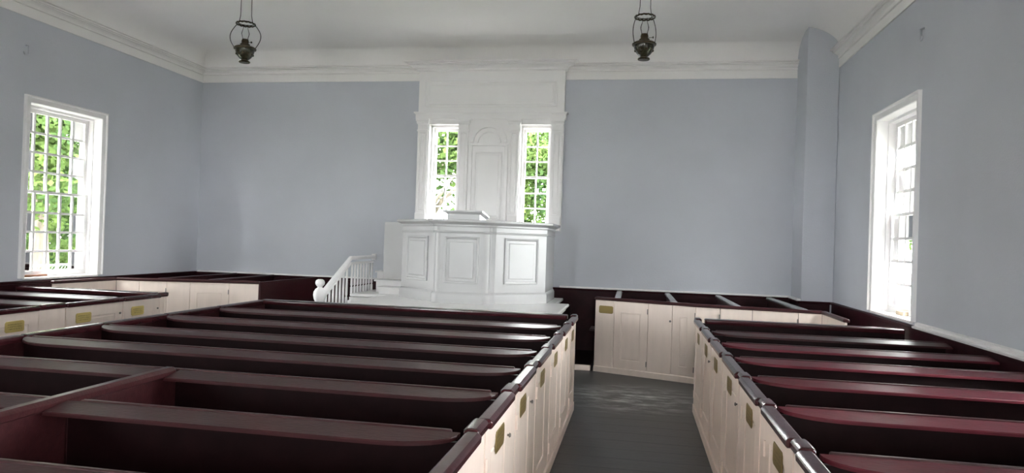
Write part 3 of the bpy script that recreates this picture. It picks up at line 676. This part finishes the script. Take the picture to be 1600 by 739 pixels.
# ------------------------------------------------------------------ hanging oil lamps
def lamp(x, y, z, rot, label, bail=.20, sc=1.0):
    L = thing('oil_lamp', label, 'oil lamp', (x, y, z), 'hanging oil lamps')
    bowl = mk('oil_font', MB().lathe([(.001, .045), (.05, .045), (.085, .075), (.115, .12), (.128, .165), (.13, .19), (.12, .196), (.001, .196)], x, y, z, 24), M['fontglass'], L, smooth='auto')
    for k in range(10):
        a = 2*PI*k/10; mk('boss', MB().lathe([(.002, .0), (.016, .006), (.02, .018), (.016, .03), (.002, .036)], x+.104*math.cos(a), y+.104*math.sin(a), z+.10, 8), M['antique'], bowl, smooth=True)
    mk('font_rim', MB().lathe([(.13, .186), (.15, .188), (.152, .205), (.13, .222), (.10, .226), (.06, .227), (.06, .2)], x, y, z, 24), M['antique'], L, smooth='auto')
    mk('foot', MB().lathe([(.001, .0), (.07, .002), (.078, .012), (.07, .026), (.04, .036), (.045, .05), (.001, .05)], x, y, z, 20), M['antique'], L, smooth='auto')
    mk('burner', MB().lathe([(.062, .226), (.068, .24), (.066, .262), (.05, .27), (.046, .285), (.05, .30), (.046, .315), (.042, .33), (.001, .33)], x, y, z, 20), M['antique'], L, smooth='auto')
    mk('wick_knob', MB().tube([(x+.05, y-.01, z+.28), (x+.10, y-.02, z+.28), (x+.102, y-.02, z+.28), (x+.112, y-.022, z+.28)], 0, 10, [.003, .003, .013, .013]), M['antique'], L)
    pr = [(.038, .325), (.04, .35), (.05, .385), (.054, .41), (.048, .44), (.036, .475), (.03, .51), (.028, .55)]
    mk('chimney', MB().loft([[(x+r*math.cos(2*PI*k/18), y+r*math.sin(2*PI*k/18), z+h) for k in range(18)] for r, h in pr], cap=False), M['lampglass'], L, smooth=True)
    cr, sr = math.cos(rot), math.sin(rot); P = lambda u, h, v=0: (x+u*cr-v*sr, y+u*sr+v*cr, z+h)
    rz = .545
    mk('top_ring', MB().tube([P(.125*math.cos(2*PI*k/28), rz+.004*math.cos(14*2*PI*k/28), .125*math.sin(2*PI*k/28)) for k in range(28)], .011, 6, closed=True), M['antique'], L, smooth=True)
    mk('top_ring', MB().tube([P(.105*math.cos(2*PI*k/24), rz+.012, .105*math.sin(2*PI*k/24)) for k in range(24)], .006, 6, closed=True), M['antique'], L, smooth=True)
    for s in (-1, 1):
        pts = []
        for k in range(15):
            t = k/14; pts.append(P(s*((.145*(1-t)+.12*t)+(bail-.13)*math.sin(PI*t)), .205+(rz-.205)*t))
        mk('bail', MB().tube(pts, .005, 6), M['darkwire'], L, smooth=True)
        mk('wire', MB().tube([P(s*.10, rz), P(s*.078, rz+.12), P(s*.075, 5.115-z)], .0045, 6), M['darkwire'], L)
    mk('ceiling_plate', MB().lathe([(.001, -.03), (.03, -.028), (.09, -.004), (.09, 0), (.001, 0)], x, y, 5.118, 20), M['antique'], L, smooth='auto')
lamp(-5.48, 9.0, 4.175, .15, 'dark brass hanging oil lamp above the stair side of the pews', bail=.215)
lamp(.015, 9.0, 4.145, .55, 'dark brass hanging oil lamp above the aisle', bail=.165)

# ------------------------------------------------------------------ outside
GZ = -.45
struct('ground', MB().box(-70, 60, -40, 90, GZ-.2, GZ), M['lawn'], 'green lawn around the building')
struct('bounce_gravel', MB().box(-30, 26, -40, -5.2, GZ-.1, GZ+.01), M['gravel'], 'unseen pale gravel added to bounce daylight up to the ceiling')  # out of view, added as a reflector to brighten the ceiling
struct('path', MB().box(6.5, 20, 16, 60, GZ-.1, GZ+.01), M['gravel'], 'pale gravel added to whiten the view through the window beside the column')  # made-up ground, kept pale so the panes above it go white
rnd = random.Random(5)
def crown_mesh(seed, R, H, z0, n, leaf):
    r = random.Random(seed); mb = MB()
    lumps = []
    for k in range(26):
        a = r.uniform(0, 2*PI); q = math.sqrt(r.random())*R*.8; h = r.random(); lumps.append((q*math.cos(a)*(1-.5*h*h), q*math.sin(a)*(1-.5*h*h), z0+H*h, r.uniform(.22, .42)*R))
    for k in range(n):
        cx, cy, cz, lr = r.choice(lumps)
        d = Vector((r.gauss(0, 1), r.gauss(0, 1), r.gauss(0, 1))).normalized()*lr*(r.random()**.4)
        p = Vector((cx, cy, cz))+d
        t = Vector((r.gauss(0, 1), r.gauss(0, 1), r.gauss(-.4, .6))).normalized(); s = t.orthogonal().normalized(); s = (s*math.cos(r.uniform(0, 6))+t.cross(s)*math.sin(r.uniform(0, 6))).normalized()
        l = leaf*r.uniform(.7, 1.3)
        mb.add([p-t*l*.5, p+s*l*.3, p+t*l*.5, p-s*l*.3], [(0, 1, 2, 3)])
    me = bpy.data.meshes.new('foliage'); me.from_pydata(mb.v, [], mb.f); me.materials.append(M['leaf']); return me
crowns = [crown_mesh(1, 3.2, 7.0, 1.0, 17000, .22), crown_mesh(2, 2.7, 6.0, 1.3, 13000, .20), crown_mesh(3, 1.5, 5.5, .8, 7000, .18)]
def trunk_mesh(seed, h, r0):
    r = random.Random(seed); mb = MB(); pts = [(r.uniform(-.1, .1)*k, r.uniform(-.1, .1)*k, h*k/5) for k in range(6)]; pts[0] = (0, 0, 0)
    mb.tube(pts, 0, 10, [r0*(1.25-.2*k) if k else r0*1.5 for k in range(6)])
    for k in range(5):
        a = r.uniform(0, 6.28); b = pts[2+k % 3]; mb.tube([b, (b[0]+.9*math.cos(a), b[1]+.9*math.sin(a), b[2]+1.0), (b[0]+1.9*math.cos(a), b[1]+1.9*math.sin(a), b[2]+1.7)], 0, 6, [r0*.4, r0*.28, r0*.1])
    return meshof('trunk', mb, M['outwood'], True)
trunks = [trunk_mesh(1, 6, .26), trunk_mesh(2, 5.5, .2), trunk_mesh(3, 4.5, .12)]
def tree(x, y, kind, s, rz, label, grp):
    t = thing('tree', label, 'tree', (x, y, GZ))
    t.rotation_euler.z = rz; t.scale = (s, s, s)
    for nm, me in (('trunk', trunks[kind]), ('foliage', crowns[kind])):
        o = bpy.data.objects.new(nm, me); COL.objects.link(o); o.parent = t
        if nm == 'foliage': o['kind'] = 'stuff'
for x, y, k, s_, rz, lb in (
    (-17.0, 17.6, 0, 1.0, .3, 'broad leafy green tree closest outside the wide side window'),
    (-27.0, 24.5, 0, 1.25, 2, 'broad leafy green tree far behind the wire fence'),
    (-17.6, 28.5, 1, 1.2, 4, 'leafy green tree standing behind the tree closest to the wide window'),
    (-17.0, 10.3, 0, 1.0, 1.4, 'unseen broad green tree added to shade the wide side window'),  # out of view, added to dim the daylight on the column wall
    (-14.6, 3.8, 1, 1.1, 5, 'unseen rounded leafy tree added to shade the second wide side window'),  # added out of view to block sky light at this window
    (-6.5, 20.5, 0, 1.0, 1, 'leafy green tree outside the narrow window on the stair side of the pulpit'),
    (-4.5, 27.8, 1, 1.0, 2.2, 'loose green tree outside the narrow pulpit window on the column side'),
    (10.5, 9.5, 0, 1.15, .8, 'unseen broad green tree added to shade the window beside the corner column'),  # added out of view to cut the window light on the pulpit
    (10.8, 2.0, 1, 1.3, 2.8, 'unseen rounded green tree added to shade the column wall away from the pulpit'),  # unseen as well, added for shade at the next windows
    (-15.2, -2.5, 1, 1.2, .8, 'unseen rounded leafy tree added to shade the side window furthest from the pulpit'),  # unseen tree added to hold daylight back on this side
    (-11.6, 22.0, 1, .8, 3.3, 'low green tree seen in the panes of the wide window next to the corner'),
    (8.80, 22.0, 2, 1.0, 1, 'slim green tree outside the window beside the column')): tree(x, y, k, s_, rz, lb, None)
hd = thing('hedge', 'tall clipped green hedge behind the wire fence', 'hedge', (-21.5, 24, GZ))
r_ = random.Random(9); mb = MB()
for k in range(16000):
    p = Vector((-21.5+r_.uniform(-.8, .8), r_.uniform(16.5, 31.5), GZ+3.4*r_.random()**.9)); p.z += .35*math.sin(p.y*2.1)*(p.z-GZ)/3
    t = Vector((r_.gauss(0, 1), r_.gauss(0, 1), r_.gauss(0, 1))).normalized(); q = t.orthogonal().normalized(); l = .24*r_.uniform(.7, 1.3)
    mb.add([p-t*l*.5, p+q*l*.32, p+t*l*.5, p-q*l*.32], [(0, 1, 2, 3)])
me = bpy.data.meshes.new('foliage'); g_ = ORG[hd.name]; me.from_pydata([(v[0]-g_[0], v[1]-g_[1], v[2]-g_[2]) for v in mb.v], [], mb.f); me.materials.append(M['leaf'])
o = bpy.data.objects.new('foliage', me); COL.objects.link(o); o.parent = hd; o['kind'] = 'stuff'
fe = thing('wire_fence', 'grey chain-link wire fence on the lawn outside the wide window', 'fence', (-13.0, 14.0, GZ))
FX = -13.0; fz0, fz1 = GZ, .93
for k in range(5): mk('post', MB().lathe([(.03, 0), (.03, fz1-GZ+.05), (.004, fz1-GZ+.08)], FX, 10.5+2.2*k, GZ, 8), M['galv'], fe)
mk('top_rail', MB().tube([(FX, 10.4, fz1), (FX, 19.4, fz1)], .022, 6), M['galv'], fe)
mb = MB(); hgt = fz1-fz0
for k in range(int((19.4-10.5)/.09)+16):
    for s in (1, -1):
        y0 = 10.5-hgt+k*.09 if s > 0 else 10.5+k*.09; y1 = y0+s*hgt
        pa, pb = (y0, fz0), (y1, fz1)
        if min(pa[0], pb[0]) < 10.4 or max(pa[0], pb[0]) > 19.4: continue
        mb.tube([(FX+s*.003, pa[0], pa[1]), (FX+s*.003, pb[0], pb[1])], .0035, 3)
tag(mk('wire_mesh', mb, M['galv'], fe), kind='stuff')
